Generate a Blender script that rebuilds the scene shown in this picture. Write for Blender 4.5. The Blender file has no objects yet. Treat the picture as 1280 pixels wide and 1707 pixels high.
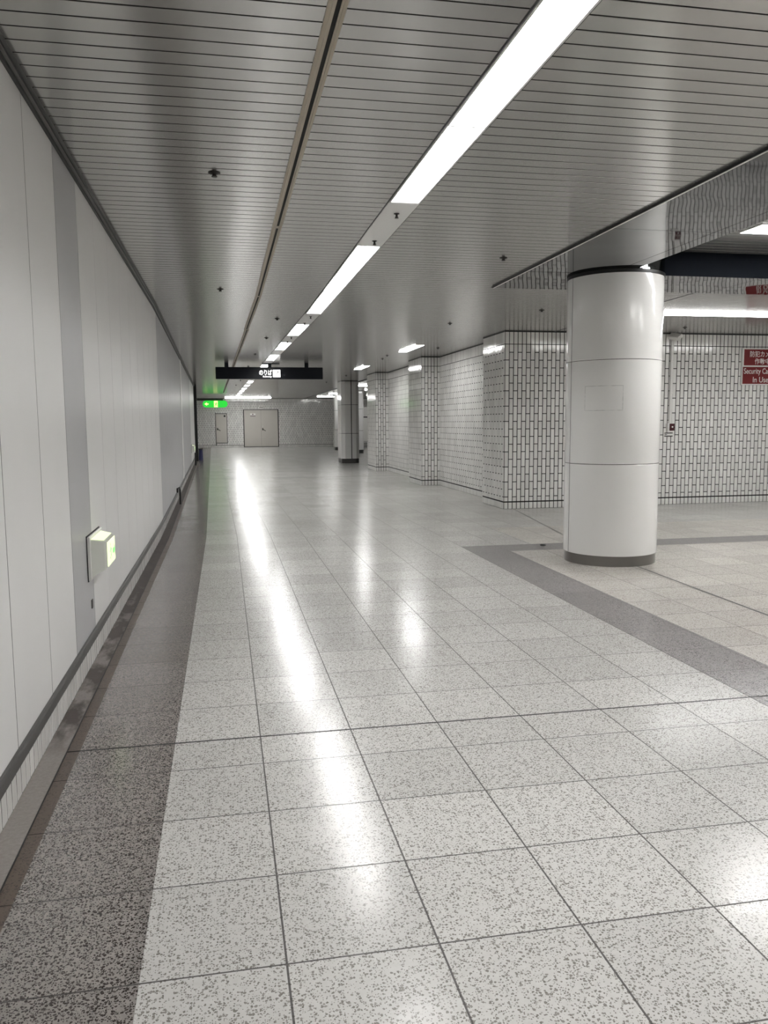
import bpy, bmesh, math, random
from mathutils import Matrix, Vector

random.seed(7)
SC = bpy.context.scene
COL = SC.collection
PI = math.pi
H = 2.767            # corridor ceiling height
HB = 2.96            # ceiling height of the side bay
YF = 47.4            # far wall
BEND0, BEND = 10.0, 0.0135   # the corridor veers slightly left beyond this distance

# ------------------------------------------------------------------ camera
FPX = 1350.3809
cam = bpy.data.cameras.new('camera')
cam.sensor_fit = 'VERTICAL'
cam.sensor_height = 36.0
cam.lens = FPX / 1707.0 * 36.0
cam.clip_start = 0.05
cam.clip_end = 200
co = bpy.data.objects.new('camera', cam)
COL.objects.link(co)
Fw = Vector((0.19099345, 0.97535388, -0.11048221))
Rt = Vector((0.98117829, -0.1929647, -0.00733368))
Up = Vector((0.0284721, 0.10700206, 0.99385104))
co.matrix_world = Matrix(((Rt.x, Up.x, -Fw.x, 0.0), (Rt.y, Up.y, -Fw.y, 0.0),
                          (Rt.z, Up.z, -Fw.z, 1.382734), (0, 0, 0, 1)))
SC.camera = co

# ------------------------------------------------------------------ world, light levels, exposure
w = bpy.data.worlds.new('world')
SC.world = w
w.use_nodes = True
w.node_tree.nodes['Background'].inputs[0].default_value = (0.02, 0.02, 0.02, 1)
w.node_tree.nodes['Background'].inputs[1].default_value = 0.2
TUBE = 24.0          # radiance of the fluorescent panels
SC.view_settings.view_transform = 'Standard'
SC.view_settings.look = 'None'
SC.view_settings.exposure = 0.30
SC.view_settings.gamma = 1.0
SC.view_settings.use_curve_mapping = False
try:
    SC.cycles.use_denoising = True
    SC.cycles.max_bounces = 12
    SC.cycles.diffuse_bounces = 6
    SC.cycles.glossy_bounces = 5
    SC.cycles.sample_clamp_indirect = 8.0
except Exception:
    pass


def bx(x, y):
    return x - BEND * max(0.0, y - BEND0)


# ------------------------------------------------------------------ material helpers
class NT:
    def __init__(self, name):
        self.m = bpy.data.materials.new(name)
        self.m.use_nodes = True
        self.t = self.m.node_tree
        self.b = self.t.nodes['Principled BSDF']

    def node(self, typ, **kw):
        n = self.t.nodes.new(typ)
        for k, v in kw.items():
            setattr(n, k, v)
        return n

    def link(self, a, b):
        self.t.links.new(a, b)

    def _in(self, sock, v):
        if hasattr(v, 'node'):
            self.link(v, sock)
        else:
            sock.default_value = v

    def math(self, op, a, b=0.0, c=0.0):
        n = self.node('ShaderNodeMath', operation=op)
        self._in(n.inputs[0], a)
        self._in(n.inputs[1], b)
        self._in(n.inputs[2], c)
        return n.outputs[0]

    def mix(self, f, a, b):
        n = self.node('ShaderNodeMix', data_type='RGBA')
        self._in(n.inputs[0], f)
        self._in(n.inputs[6], a)
        self._in(n.inputs[7], b)
        return n.outputs[2]

    def noise(self, vec, scale, detail=2.0, rough=0.5):
        n = self.node('ShaderNodeTexNoise')
        if vec is not None:
            self.link(vec, n.inputs['Vector'])
        n.inputs['Scale'].default_value = scale
        n.inputs['Detail'].default_value = detail
        n.inputs['Roughness'].default_value = rough
        return n

    def ramp(self, v, lo, hi):
        n = self.node('ShaderNodeMapRange', clamp=True)
        self._in(n.inputs[0], v)
        n.inputs[1].default_value = lo
        n.inputs[2].default_value = hi
        return n.outputs[0]

    def bump(self, h, strength, dist=0.01):
        n = self.node('ShaderNodeBump')
        n.inputs['Strength'].default_value = strength
        n.inputs['Distance'].default_value = dist
        self.link(h, n.inputs['Height'])
        self.link(n.outputs[0], self.b.inputs['Normal'])


def c4(c):
    return (c[0], c[1], c[2], 1.0)


def plain(name, col, rough=0.5, metal=0.0, spec=0.5, bump=None, emit=None, mottle=0.0):
    n = NT(name)
    n.b.inputs['Base Color'].default_value = c4(col)
    n.b.inputs['Roughness'].default_value = rough
    n.b.inputs['Metallic'].default_value = metal
    n.b.inputs['Specular IOR Level'].default_value = spec
    tc = n.node('ShaderNodeTexCoord')
    if mottle:
        nz = n.noise(tc.outputs['Object'], 3.0, 4.0)
        a = tuple(v * (1 - mottle) for v in col)
        b = tuple(min(1, v * (1 + mottle)) for v in col)
        n.link(n.mix(nz.outputs['Fac'], c4(a), c4(b)), n.b.inputs['Base Color'])
    if bump:
        nz = n.noise(tc.outputs['Object'], bump[0], 2.0)
        n.bump(nz.outputs['Fac'], bump[1], bump[2])
    if emit:
        n.b.inputs['Emission Color'].default_value = c4(emit[0])
        n.b.inputs['Emission Strength'].default_value = emit[1]
    return n.m


def terrazzo(name, base, base2, chip, chip2, thr, scale, rough, tint=(1, 1, 1), dirt=0.0):
    n = NT(name)
    tc = n.node('ShaderNodeTexCoord')
    P = tc.outputs['Object']
    sx = n.node('ShaderNodeSeparateXYZ')
    n.link(P, sx.inputs[0])
    x, y = sx.outputs[0], sx.outputs[1]
    over = n.math('MAXIMUM', n.math('SUBTRACT', y, BEND0), 0.0)
    xs = n.math('ADD', x, n.math('MULTIPLY', over, BEND))
    # stone chips in a cement matrix
    nz = n.noise(P, scale * 0.9, 2.0)
    vm = n.node('ShaderNodeVectorMath', operation='MULTIPLY_ADD')
    n.link(nz.outputs['Color'], vm.inputs[0])
    vm.inputs[1].default_value = (0.9 / scale,) * 3
    n.link(P, vm.inputs[2])

    def chips(sc, t, c0, c1, under):
        v = n.node('ShaderNodeTexVoronoi')
        v.inputs['Scale'].default_value = sc
        v.inputs['Randomness'].default_value = 1.0
        n.link(vm.outputs[0], v.inputs['Vector'])
        cs = n.node('ShaderNodeSeparateColor')
        n.link(v.outputs['Color'], cs.inputs[0])
        pick = n.math('GREATER_THAN', cs.outputs[0], t)
        near = n.math('LESS_THAN', v.outputs['Distance'], n.math('MULTIPLY_ADD', cs.outputs[1], 0.3, 0.25))
        mask = n.math('MULTIPLY', pick, near)
        col = n.mix(cs.outputs[2], c4(c0), c4(c1))
        return n.mix(mask, under, col)
    big = n.noise(P, scale * 0.35, 3.0)
    matrix = n.mix(big.outputs['Fac'], c4(base), c4(base2))
    col = chips(scale, thr, chip, chip2, matrix)
    col = chips(scale * 1.7, min(0.95, thr + 0.1), chip2, chip, col)
    # tile grid
    u = n.math('DIVIDE', n.math('SUBTRACT', xs, 0.12), 0.4045)
    near_y = n.math('DIVIDE', n.math('SUBTRACT', y, 3.214), 0.42)
    far_y = n.math('DIVIDE', n.math('SUBTRACT', y, 3.504), 0.42)
    isfar = n.math('GREATER_THAN', y, 3.504)
    v_ = n.math('ADD', n.math('MULTIPLY', far_y, isfar),
                n.math('MULTIPLY', near_y, n.math('SUBTRACT', 1.0, isfar)))

    def line(c, pitch, half):
        d = n.math('ABSOLUTE', n.math('SUBTRACT', n.math('FRACT', n.math('ADD', c, 0.5)), 0.5))
        return n.math('LESS_THAN', d, half / pitch)
    gx = n.math('MULTIPLY', line(u, 0.4045, 0.0029), n.math('GREATER_THAN', xs, 0.0))
    gy = line(v_, 0.42, 0.0029)
    grout = n.math('MAXIMUM', gx, gy)
    # tile to tile variation
    cx = n.node('ShaderNodeCombineXYZ')
    n.link(n.math('FLOOR', u), cx.inputs[0])
    n.link(n.math('FLOOR', v_), cx.inputs[1])
    n.link(n.math('MULTIPLY', isfar, 7.0), cx.inputs[2])
    wn = n.node('ShaderNodeTexWhiteNoise', noise_dimensions='3D')
    n.link(cx.outputs[0], wn.inputs['Vector'])
    var = n.math('MULTIPLY_ADD', wn.outputs['Value'], 0.14, 0.92)
    mul = n.node('ShaderNodeMix', data_type='RGBA', blend_type='MULTIPLY')
    mul.inputs[0].default_value = 1.0
    n.link(col, mul.inputs[6])
    cc = n.node('ShaderNodeCombineColor')
    for i in range(3):
        n.link(n.math('MULTIPLY', var, tint[i]), cc.inputs[i])
    n.link(cc.outputs[0], mul.inputs[7])
    col = mul.outputs[2]
    if dirt:
        dz = n.noise(P, 1.4, 6.0, 0.65)
        col = n.mix(n.math('MULTIPLY', n.ramp(dz.outputs['Fac'], 0.52, 0.75), dirt), col, c4((0.13, 0.10, 0.08)))
    col = n.mix(n.math('MULTIPLY', grout, 0.9), col, c4((0.03, 0.026, 0.023)))
    # expansion joints
    j1 = n.math('LESS_THAN', n.math('ABSOLUTE', n.math('SUBTRACT', y, 3.504)), 0.0068)
    j2 = n.math('LESS_THAN', n.math('ABSOLUTE', n.math('SUBTRACT', y, 20.55)), 0.03)
    jn = n.math('MAXIMUM', j1, j2)
    col = n.mix(jn, col, c4((0.015, 0.014, 0.013)))
    n.link(col, n.b.inputs['Base Color'])
    rz = n.noise(P, 2.2, 4.0)
    rg = n.math('MULTIPLY_ADD', rz.outputs['Fac'], 0.08, rough - 0.04)
    rg = n.math('ADD', rg, n.math('MULTIPLY', n.math('MAXIMUM', grout, jn), 0.4))
    n.link(rg, n.b.inputs['Roughness'])
    n.b.inputs['Specular IOR Level'].default_value = 0.36
    # every polished slab lies a hair out of level
    tilt = n.node('ShaderNodeVectorMath', operation='MULTIPLY_ADD')
    n.link(wn.outputs['Color'], tilt.inputs[0])
    tilt.inputs[1].default_value = (0.006, 0.006, 0)
    tilt.inputs[2].default_value = (-0.003, -0.003, 1)
    nm = n.node('ShaderNodeVectorMath', operation='NORMALIZE')
    n.link(tilt.outputs[0], nm.inputs[0])
    bz = n.noise(P, 26.0, 2.0)
    bp = n.node('ShaderNodeBump')
    bp.inputs['Strength'].default_value = 0.05
    bp.inputs['Distance'].default_value = 0.01
    n.link(bz.outputs['Fac'], bp.inputs['Height'])
    n.link(nm.outputs[0], bp.inputs['Normal'])
    n.link(bp.outputs[0], n.b.inputs['Normal'])
    return n.m


def tile_mat(name, col):
    n = NT(name)
    at = n.node('ShaderNodeAttribute', attribute_name='tint')
    sp = n.node('ShaderNodeSeparateColor')
    n.link(at.outputs['Color'], sp.inputs[0])
    lo = tuple(v * 0.90 for v in col)
    hi = tuple(min(1, v * 1.07) for v in col)
    n.link(n.mix(sp.outputs[0], c4(lo), c4(hi)), n.b.inputs['Base Color'])
    n.b.inputs['Roughness'].default_value = 0.1
    n.b.inputs['Specular IOR Level'].default_value = 0.6
    tc = n.node('ShaderNodeTexCoord')
    nz = n.noise(tc.outputs['Object'], 30.0, 2.0)
    n.bump(nz.outputs['Fac'], 0.05, 0.01)
    return n.m


def concrete(name):
    n = NT(name)
    tc = n.node('ShaderNodeTexCoord')
    P = tc.outputs['Object']
    fine = n.noise(P, 60.0, 5.0, 0.7)
    mp = n.node('ShaderNodeMapping')
    mp.inputs['Scale'].default_value = (1.0, 0.35, 1.0)
    n.link(P, mp.inputs[0])
    st = n.noise(mp.outputs[0], 9.0, 4.0, 0.6)
    sx = n.node('ShaderNodeSeparateXYZ')
    n.link(P, sx.inputs[0])
    wet = n.math('ADD', n.ramp(st.outputs['Fac'], 0.40, 0.58), n.ramp(sx.outputs[1], 5.2, 7.5))
    wet = n.math('MINIMUM', n.math('MULTIPLY', wet, n.ramp(sx.outputs[1], 3.45, 3.75)), 1.0)
    dry = n.mix(fine.outputs['Fac'], c4((0.15, 0.135, 0.125)), c4((0.36, 0.33, 0.31)))
    dark = n.mix(st.outputs['Fac'], c4((0.018, 0.015, 0.015)), c4((0.10, 0.08, 0.07)))
    n.link(n.mix(wet, dry, dark), n.b.inputs['Base Color'])
    n.b.inputs['Roughness'].default_value = 0.6
    n.bump(fine.outputs['Fac'], 0.4, 0.004)
    return n.m


M = {}
M['floor_light'] = terrazzo('terrazzo_light', (0.62, 0.61, 0.59), (0.50, 0.49, 0.47), (0.17, 0.155, 0.14), (0.33, 0.315, 0.29), 0.54, 118.0, 0.195)
M['floor_warm'] = terrazzo('terrazzo_warm', (0.64, 0.61, 0.57), (0.55, 0.525, 0.485), (0.26, 0.235, 0.21), (0.38, 0.35, 0.32), 0.60, 118.0, 0.195)
M['floor_dark'] = terrazzo('terrazzo_dark', (0.33, 0.305, 0.285), (0.19, 0.175, 0.165), (0.018, 0.014, 0.012), (0.075, 0.063, 0.057), 0.30, 120.0, 0.19, dirt=0.2)
M['floor_band'] = terrazzo('terrazzo_grey_band', (0.34, 0.322, 0.32), (0.21, 0.20, 0.197), (0.05, 0.045, 0.045), (0.11, 0.103, 0.10), 0.40, 118.0, 0.195)
M['floor_brown'] = terrazzo('terrazzo_brown_strip', (0.13, 0.10, 0.08), (0.085, 0.065, 0.05), (0.04, 0.03, 0.025), (0.07, 0.055, 0.045), 0.6, 110.0, 0.35, dirt=0.5)
M['concrete'] = concrete('gutter_concrete')
M['slat'] = plain('slat_metal', (0.48, 0.475, 0.458), 0.19, 0.8, 0.5, bump=(2.5, 0.02, 0.01))
M['void'] = plain('ceiling_void', (0.012, 0.011, 0.01), 0.9)
M['soffit'] = plain('soffit_panel', (0.105, 0.108, 0.112), 0.035, 1.0, 0.5, bump=(0.75, 0.34, 0.04))
M['navy'] = plain('navy_fascia', (0.010, 0.012, 0.016), 0.7, 0.0, 0.03)
M['alu'] = plain('aluminium', (0.55, 0.55, 0.54), 0.3, 0.9)
M['black'] = plain('black_paint', (0.010, 0.010, 0.010), 0.45)
M['charcoal'] = plain('charcoal_trim', (0.05, 0.048, 0.045), 0.4, 0.0, 0.5, mottle=0.25)
M['trim_grey'] = plain('grey_trim', (0.16, 0.155, 0.145), 0.35, 0.3)
M['panel'] = plain('enamel_panel', (0.77, 0.765, 0.755), 0.33, 0.0, 0.5, bump=(140.0, 0.05, 0.003), mottle=0.025)
M['panel_grey'] = plain('grey_panel', (0.43, 0.43, 0.44), 0.33, 0.0, 0.5, bump=(140.0, 0.05, 0.003), mottle=0.04)
M['tile'] = tile_mat('glazed_tile', (0.80, 0.79, 0.765))
M['grout'] = plain('dark_grout', (0.022, 0.021, 0.02), 0.9)
M['column'] = plain('white_enamel', (0.80, 0.795, 0.78), 0.10, 0.0, 0.55, bump=(85.0, 0.09, 0.004))
M['steel'] = plain('brushed_steel', (0.20, 0.19, 0.18), 0.28, 0.85, bump=(30.0, 0.08, 0.004))
M['frame_white'] = plain('white_frame', (0.72, 0.72, 0.71), 0.35)
M['plate'] = plain('cover_plate_paint', (0.82, 0.82, 0.80), 0.3)
M['tube'] = plain('lit_diffuser', (0.85, 0.85, 0.85), 0.4, emit=((1.0, 0.995, 0.985), TUBE))
M['tube_high'] = plain('lit_diffuser_high_output', (0.85, 0.85, 0.85), 0.4, emit=((1.0, 0.995, 0.985), TUBE * 1.4))
M['holder'] = plain('lampholder_translucent', (0.86, 0.86, 0.88), 0.5)
M['holder'].node_tree.nodes['Principled BSDF'].inputs['Transmission Weight'].default_value = 0.9
M['holder'].node_tree.nodes['Principled BSDF'].inputs['IOR'].default_value = 1.1
M['beige'] = plain('beige_metal', (0.40, 0.35, 0.275), 0.45)
M['dark_metal'] = plain('dark_metal', (0.04, 0.037, 0.033), 0.4, 0.6)
M['sign_black'] = plain('sign_black', (0.006, 0.008, 0.013), 0.35, 0.0, 0.2)
M['sign_lit'] = plain('sign_lit_white', (0.9, 0.9, 0.9), 0.4, emit=((1, 1, 1), 1.6))
M['sign_dark_mark'] = plain('sign_arrow', (0.25, 0.25, 0.25), 0.5)
M['exit_green'] = plain('exit_green_lit', (0.02, 0.35, 0.05), 0.3, emit=((0.02, 0.50, 0.035), 1.1))
M['exit_pale'] = plain('exit_pale_lit', (0.8, 0.85, 0.4), 0.3, emit=((0.80, 0.95, 0.30), 1.3))
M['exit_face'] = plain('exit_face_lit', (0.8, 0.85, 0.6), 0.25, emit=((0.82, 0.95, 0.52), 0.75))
M['exit_mark'] = plain('exit_mark_green', (0.12, 0.6, 0.12), 0.3, emit=((0.25, 0.85, 0.20), 0.6))
M['acrylic'] = plain('cloudy_acrylic', (0.62, 0.63, 0.58), 0.15, 0.0, 0.5, mottle=0.1)
M['red'] = plain('red_sign', (0.165, 0.007, 0.009), 0.35)
M['maroon'] = plain('maroon_plate', (0.055, 0.006, 0.010), 0.35)
M['white'] = plain('white_plastic', (0.74, 0.73, 0.70), 0.35)
M['door'] = plain('door_paint', (0.50, 0.475, 0.435), 0.4, mottle=0.03)
M['residue'] = plain('tape_residue', (0.56, 0.56, 0.55), 0.4)
M['blue'] = plain('blue_plastic', (0.03, 0.035, 0.12), 0.4)


# ------------------------------------------------------------------ mesh helpers
class MB:
    def __init__(self):
        self.v, self.f, self.mi, self.tint, self.mats = [], [], [], [], []

    def slot(self, m):
        if m not in self.mats:
            self.mats.append(m)
        return self.mats.index(m)

    def add(self, vs, fs, m, tint=0.5):
        b = len(self.v)
        s = self.slot(m)
        self.v += [tuple(p) for p in vs]
        for f in fs:
            self.f.append(tuple(b + i for i in f))
            self.mi.append(s)
            self.tint.append(tint)

    def box(self, x0, x1, y0, y1, z0, z1, m, bev=0.0):
        if bev > 0:
            b = bev
            ring = lambda i, z: [(x0 + i, y0 + i, z), (x1 - i, y0 + i, z), (x1 - i, y1 - i, z), (x0 + i, y1 - i, z)]
            vs = ring(b, z0) + ring(0, z0 + b) + ring(0, z1 - b) + ring(b, z1)
            fs = [(3, 2, 1, 0), (12, 13, 14, 15)]
            for k in range(3):
                for i in range(4):
                    j = (i + 1) % 4
                    fs.append((4 * k + i, 4 * k + j, 4 * k + 4 + j, 4 * k + 4 + i))
            self.add(vs, fs, m)
            return
        vs = [(x0, y0, z0), (x1, y0, z0), (x1, y1, z0), (x0, y1, z0), (x0, y0, z1), (x1, y0, z1), (x1, y1, z1), (x0, y1, z1)]
        self.add(vs, [(3, 2, 1, 0), (4, 5, 6, 7), (0, 1, 5, 4), (1, 2, 6, 5), (2, 3, 7, 6), (3, 0, 4, 7)], m)

    def quad(self, a, b, c, d, m):
        self.add([a, b, c, d], [(0, 1, 2, 3)], m)

    def prism(self, poly, z0, z1, m):
        n = len(poly)
        vs = [(x, y, z0) for x, y in poly] + [(x, y, z1) for x, y in poly]
        fs = [tuple(range(n - 1, -1, -1)), tuple(range(n, 2 * n))]
        fs += [(i, (i + 1) % n, n + (i + 1) % n, n + i) for i in range(n)]
        self.add(vs, fs, m)

    def extrude_y(self, poly, y0, y1, m):           # poly in (x, z)
        n = len(poly)
        vs = [(x, y0, z) for x, z in poly] + [(x, y1, z) for x, z in poly]
        fs = [tuple(range(n)), tuple(range(2 * n - 1, n - 1, -1))]
        fs += [(i, n + i, n + (i + 1) % n, (i + 1) % n) for i in range(n)]
        self.add(vs, fs, m)

    def lathe(self, prof, m, c=(0, 0, 0), seg=20, a0=0.0, a1=2 * PI):
        full = abs(a1 - a0 - 2 * PI) < 1e-6
        n = seg if full else seg + 1
        vs, fs = [], []
        for r, z in prof:
            for i in range(n):
                a = a0 + (a1 - a0) * i / seg
                vs.append((c[0] + r * math.cos(a), c[1] + r * math.sin(a), c[2] + z))
        for k in range(len(prof) - 1):
            for i in range(seg):
                j = (i + 1) % n if full else i + 1
                fs.append((k * n + i, k * n + j, (k + 1) * n + j, (k + 1) * n + i))
        if full and prof[0][0] > 1e-6:
            fs.append(tuple(range(n - 1, -1, -1)))
        if full and prof[-1][0] > 1e-6:
            fs.append(tuple(range((len(prof) - 1) * n, len(prof) * n)))
        self.add(vs, fs, m)

    def tube(self, pts, r, m, seg=8):
        pts = [Vector(p) for p in pts]
        vs, fs = [], []
        for i, p in enumerate(pts):
            d = (pts[min(i + 1, len(pts) - 1)] - pts[max(i - 1, 0)]).normalized()
            a = d.orthogonal().normalized() if i == 0 else (a - d * a.dot(d)).normalized()
            b = d.cross(a)
            for k in range(seg):
                t = 2 * PI * k / seg
                vs.append(p + a * (r * math.cos(t)) + b * (r * math.sin(t)))
        n = len(pts)
        for i in range(n - 1):
            for k in range(seg):
                j = (k + 1) % seg
                fs.append((i * seg + k, i * seg + j, (i + 1) * seg + j, (i + 1) * seg + k))
        fs.append(tuple(range(seg - 1, -1, -1)))
        fs.append(tuple(range((n - 1) * seg, n * seg)))
        self.add(vs, fs, m)

    def build(self, name, parent=None, bend=False, smooth=False, loc=None, recalc=True):
        vs = [(bx(p[0], p[1]), p[1], p[2]) for p in self.v] if bend else self.v
        me = bpy.data.meshes.new(name)
        me.from_pydata([tuple(v) for v in vs], [], self.f)
        for m in self.mats:
            me.materials.append(M[m])
        me.polygons.foreach_set('material_index', self.mi)
        at = me.color_attributes.new('tint', 'FLOAT_COLOR', 'CORNER')
        buf = []
        for p, t in zip(me.polygons, self.tint):
            buf += [t, t, t, 1.0] * p.loop_total
        at.data.foreach_set('color', buf)
        me.update()
        if recalc:
            bm = bmesh.new()
            bm.from_mesh(me)
            bmesh.ops.recalc_face_normals(bm, faces=bm.faces)
            bm.to_mesh(me)
            bm.free()
        if smooth:
            me.polygons.foreach_set('use_smooth', [True] * len(me.polygons))
            me.set_sharp_from_angle(angle=math.radians(20))
        o = bpy.data.objects.new(name, me)
        COL.objects.link(o)
        if loc:
            o.location = loc
        if parent:
            o.parent = parent
        return o


def tag(o, label=None, cat=None, group=None, kind=None):
    if label:
        o['label'] = label
    if cat:
        o['category'] = cat
    if group:
        o['group'] = group
    if kind:
        o['kind'] = kind
    return o


def thing(name, loc, label, cat, group=None, rz=0.0):
    o = bpy.data.objects.new(name, None)
    o.empty_display_size = 0.1
    COL.objects.link(o)
    o.location = loc
    o.rotation_euler = (0, 0, rz)
    return tag(o, label, cat, group, 'thing')


def copy_thing(src, loc, label, rz=0.0, group=None):
    r = src.copy()
    COL.objects.link(r)
    r.location = loc
    r.rotation_euler = (0, 0, rz)
    r['label'] = label
    if group:
        r['group'] = group
    for ch in list(src.children):
        c = ch.copy()
        COL.objects.link(c)
        c.parent = r
        for g in list(ch.children):
            d = g.copy()
            COL.objects.link(d)
            d.parent = c
    return r


def structure(o):
    o['kind'] = 'structure'
    return o


def tile_run(mb, p0, p1, z0, z1, nrm, skip=(), stagger=True, tw=0.0695, th=0.237, gap=0.0112, dep=0.006, off=0.0):
    """glazed 60 x 227 upright tiles along p0 -> p1 between z0 and z1, joints staggered half a tile column by column"""
    d = Vector((p1[0] - p0[0], p1[1] - p0[1], 0))
    L = d.length
    d.normalize()
    nv = Vector((nrm[0], nrm[1], 0))
    i, u = 0, off
    while u < L - 0.012:
        ua, ub = u + gap / 2, min(u + tw, L) - gap / 2
        if L - (u + tw) < 0.02:
            ub = L - 0.001
        top = z1
        first = True
        while top > z0 + 0.015:
            full = th if (not stagger or i % 2 == 0 or not first) else th / 2
            bot = max(z0, top - full)
            za, zb = bot + (gap / 2 if bot > z0 else 0), top - (gap / 2 if top < z1 else 0)
            first = False
            hit = any(ub > s[0] and ua < s[1] and zb > s[2] and za < s[3] for s in skip)
            if hit:
                for s in skip:
                    if ub > s[0] and ua < s[1] and zb > s[2] and za < s[3]:
                        if ua < s[0] - 0.012:
                            ub_, ua_, za_, zb_ = s[0], ua, za, zb
                        elif ub > s[1] + 0.012:
                            ub_, ua_, za_, zb_ = ub, s[1], za, zb
                        elif zb > s[3] + 0.012:
                            ub_, ua_, za_, zb_ = ub, ua, s[3], zb
                        elif za < s[2] - 0.012:
                            ub_, ua_, za_, zb_ = ub, ua, za, s[2]
                        else:
                            continue
                        q = [Vector((p0[0], p0[1], 0)) + d * t_ + nv * dep for t_ in (ua_, ub_)]
                        mb.add([(q[0].x, q[0].y, za_), (q[1].x, q[1].y, za_), (q[1].x, q[1].y, zb_), (q[0].x, q[0].y, zb_)], [(0, 1, 2, 3)], 'tile', random.random())
            if not hit and zb - za > 0.01 and ub - ua > 0.01:
                e = 0.0022
                t1, t2 = random.uniform(-1, 1) * 0.00028, random.uniform(-1, 1) * 0.0006
                base, topv = [], []
                for su, sv in ((0, 0), (1, 0), (1, 1), (0, 1)):
                    uu, vv = (ub if su else ua), (zb if sv else za)
                    q = Vector((p0[0], p0[1], 0)) + d * uu
                    base.append((q.x, q.y, vv))
                    uu += -e if su else e
                    vv += -e if sv else e
                    q = Vector((p0[0], p0[1], 0)) + d * uu + nv * (dep + (t1 if su else -t1) + (t2 if sv else -t2))
                    topv.append((q.x, q.y, vv))
                mb.add(base + topv, [(4, 5, 6, 7), (0, 1, 5, 4), (1, 2, 6, 5), (2, 3, 7, 6), (3, 0, 4, 7)], 'tile', random.random())
            top = bot
        u += tw
        i += 1


def tiled_wall(mb, p0, p1, nrm, skip=(), off=0.0):
    a, b = (p0[0], p0[1]), (p1[0], p1[1])
    mb.quad((a[0], a[1], 0), (b[0], b[1], 0), (b[0], b[1], H + 0.02), (a[0], a[1], H + 0.02), 'grout')
    tile_run(mb, a, b, 0.002, 0.101, nrm, skip, stagger=False, off=off)
    tile_run(mb, a, b, 0.121, 2.561, nrm, skip, off=off)
    tile_run(mb, a, b, 2.570, 2.752, nrm, skip, stagger=False, off=off)


# ------------------------------------------------------------------ floor
XR = 10.5
mb = MB()
ys = [-6.0, 8.15, 8.57, 10.0, 30.6, YF + 0.1]
for y0, y1 in zip(ys[:-1], ys[1:]):
    def strip(xa, xb, m, right_fixed=False):
        A0, A1 = bx(xa, y0), bx(xa, y1)
        B0, B1 = (xb, xb) if right_fixed else (bx(xb, y0), bx(xb, y1))
        mb.quad((A0, y0, 0), (B0, y0, 0), (B1, y1, 0), (A1, y1, 0), m)
    strip(-0.80, -0.69, 'concrete')
    strip(-0.69, -0.64, 'floor_brown')
    strip(-0.64, -0.246, 'floor_dark')
    if y1 <= 8.57:
        strip(-0.246, 2.546, 'floor_light')
        strip(2.546, 2.975, 'floor_band')
        strip(2.975, 13.0, 'floor_band' if y0 > 8.1 else 'floor_warm', True)
    elif y1 <= 10.0:
        strip(-0.246, 3.38, 'floor_light')
        strip(3.38, 13.0, 'floor_warm', True)
    else:
        strip(-0.246, 13.0, 'floor_light', True)
mb.quad((-5.0, 30.6, 0), (bx(-0.80, 30.6), 30.6, 0), (bx(-0.80, YF), YF, 0), (-5.0, YF, 0), 'floor_light')
structure(mb.build('floor'))

mb = MB()                                     # long black movement joint running under the column
pts = [(4.46, 12.12), (4.03, 9.26), (3.83, 7.3), (3.744, 5.0), (3.70, 2.0), (3.68, -2.0)]
for (xa, ya), (xb, yb) in zip(pts[:-1], pts[1:]):
    mb.add([(xa - 0.010, ya, 0.0008), (xa + 0.010, ya, 0.0008), (xb + 0.010, yb, 0.0008), (xb - 0.010, yb, 0.0008)], [(0, 1, 2, 3)], 'black')
structure(mb.build('trim_1'))

mb = MB()                                     # gutter edge lip along the wall
for y0, y1 in ((-6.0, 10.0), (10.0, 30.6)):
    mb.box(-0.695, -0.690, y0, y1, -0.01, 0.0015, 'black')
structure(mb.build('trim_2', bend=True))

# ------------------------------------------------------------------ ceilings
mb = MB()
P = 0.108
k = math.floor((-6.0 - 3.083) / P)


def slat(xa0, xa1, xb0, xb1, y, z):
    """one folded metal slat from y to y + pitch, leaving a dark groove"""
    g = 0.0045
    y0, y1 = y + g, y + P - g
    prof = [(y, z + 0.004), (y0, z + 0.004), (y0, z + 0.0008), (y0 + 0.0015, z), (y1 - 0.0015, z), (y1, z + 0.0008), (y1, z + 0.004), (y + P, z + 0.004)]
    vs = []
    for yy, zz in prof:
        t = (yy - y) / P
        vs.append((xa0 + (xa1 - xa0) * t, yy, zz))
    for yy, zz in prof:
        t = (yy - y) / P
        vs.append((xb0 + (xb1 - xb0) * t, yy, zz))
    n = len(prof)
    mb.add(vs, [(i, i + 1, n + i + 1, n + i) for i in range(2, n - 3)], 'slat')
    mb.add(vs, [(i, i + 1, n + i + 1, n + i) for i in (0, 1, n - 3, n - 2)], 'void')


y = 3.083 + k * P
while y < YF:
    yn = y + P
    left = -0.74 if y < 30.6 else -3.9
    slat(bx(left, y), bx(left, yn), bx(1.060, y), bx(1.060, yn), y, H)
    right = 2.765 if y < 8.17 else XR if y < 12.1 else 12.6
    slat(bx(1.271, y), bx(1.271, yn), right, right, y, H)
    if y < 7.15:
        slat(3.70, 3.70, XR, XR, y, HB)
    y = yn
mb.quad((-4.2, -6, H + 0.14), (-4.2, YF, H + 0.14), (2.78, YF, H + 0.14), (2.78, -6, H + 0.14), 'void')
mb.quad((2.78, 8.0, H + 0.14), (2.78, YF, H + 0.14), (13, YF, H + 0.14), (13, 8.0, H + 0.14), 'void')
mb.quad((3.6, -6, HB + 0.03), (3.6, 7.3, HB + 0.03), (XR, 7.3, HB + 0.03), (XR, -6, HB + 0.03), 'void')
mb.quad((3.0, -6, HB + 0.20), (3.0, 12, HB + 0.20), (XR, 12, HB + 0.20), (XR, -6, HB + 0.20), 'void')
structure(mb.build('ceiling', recalc=False))

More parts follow.
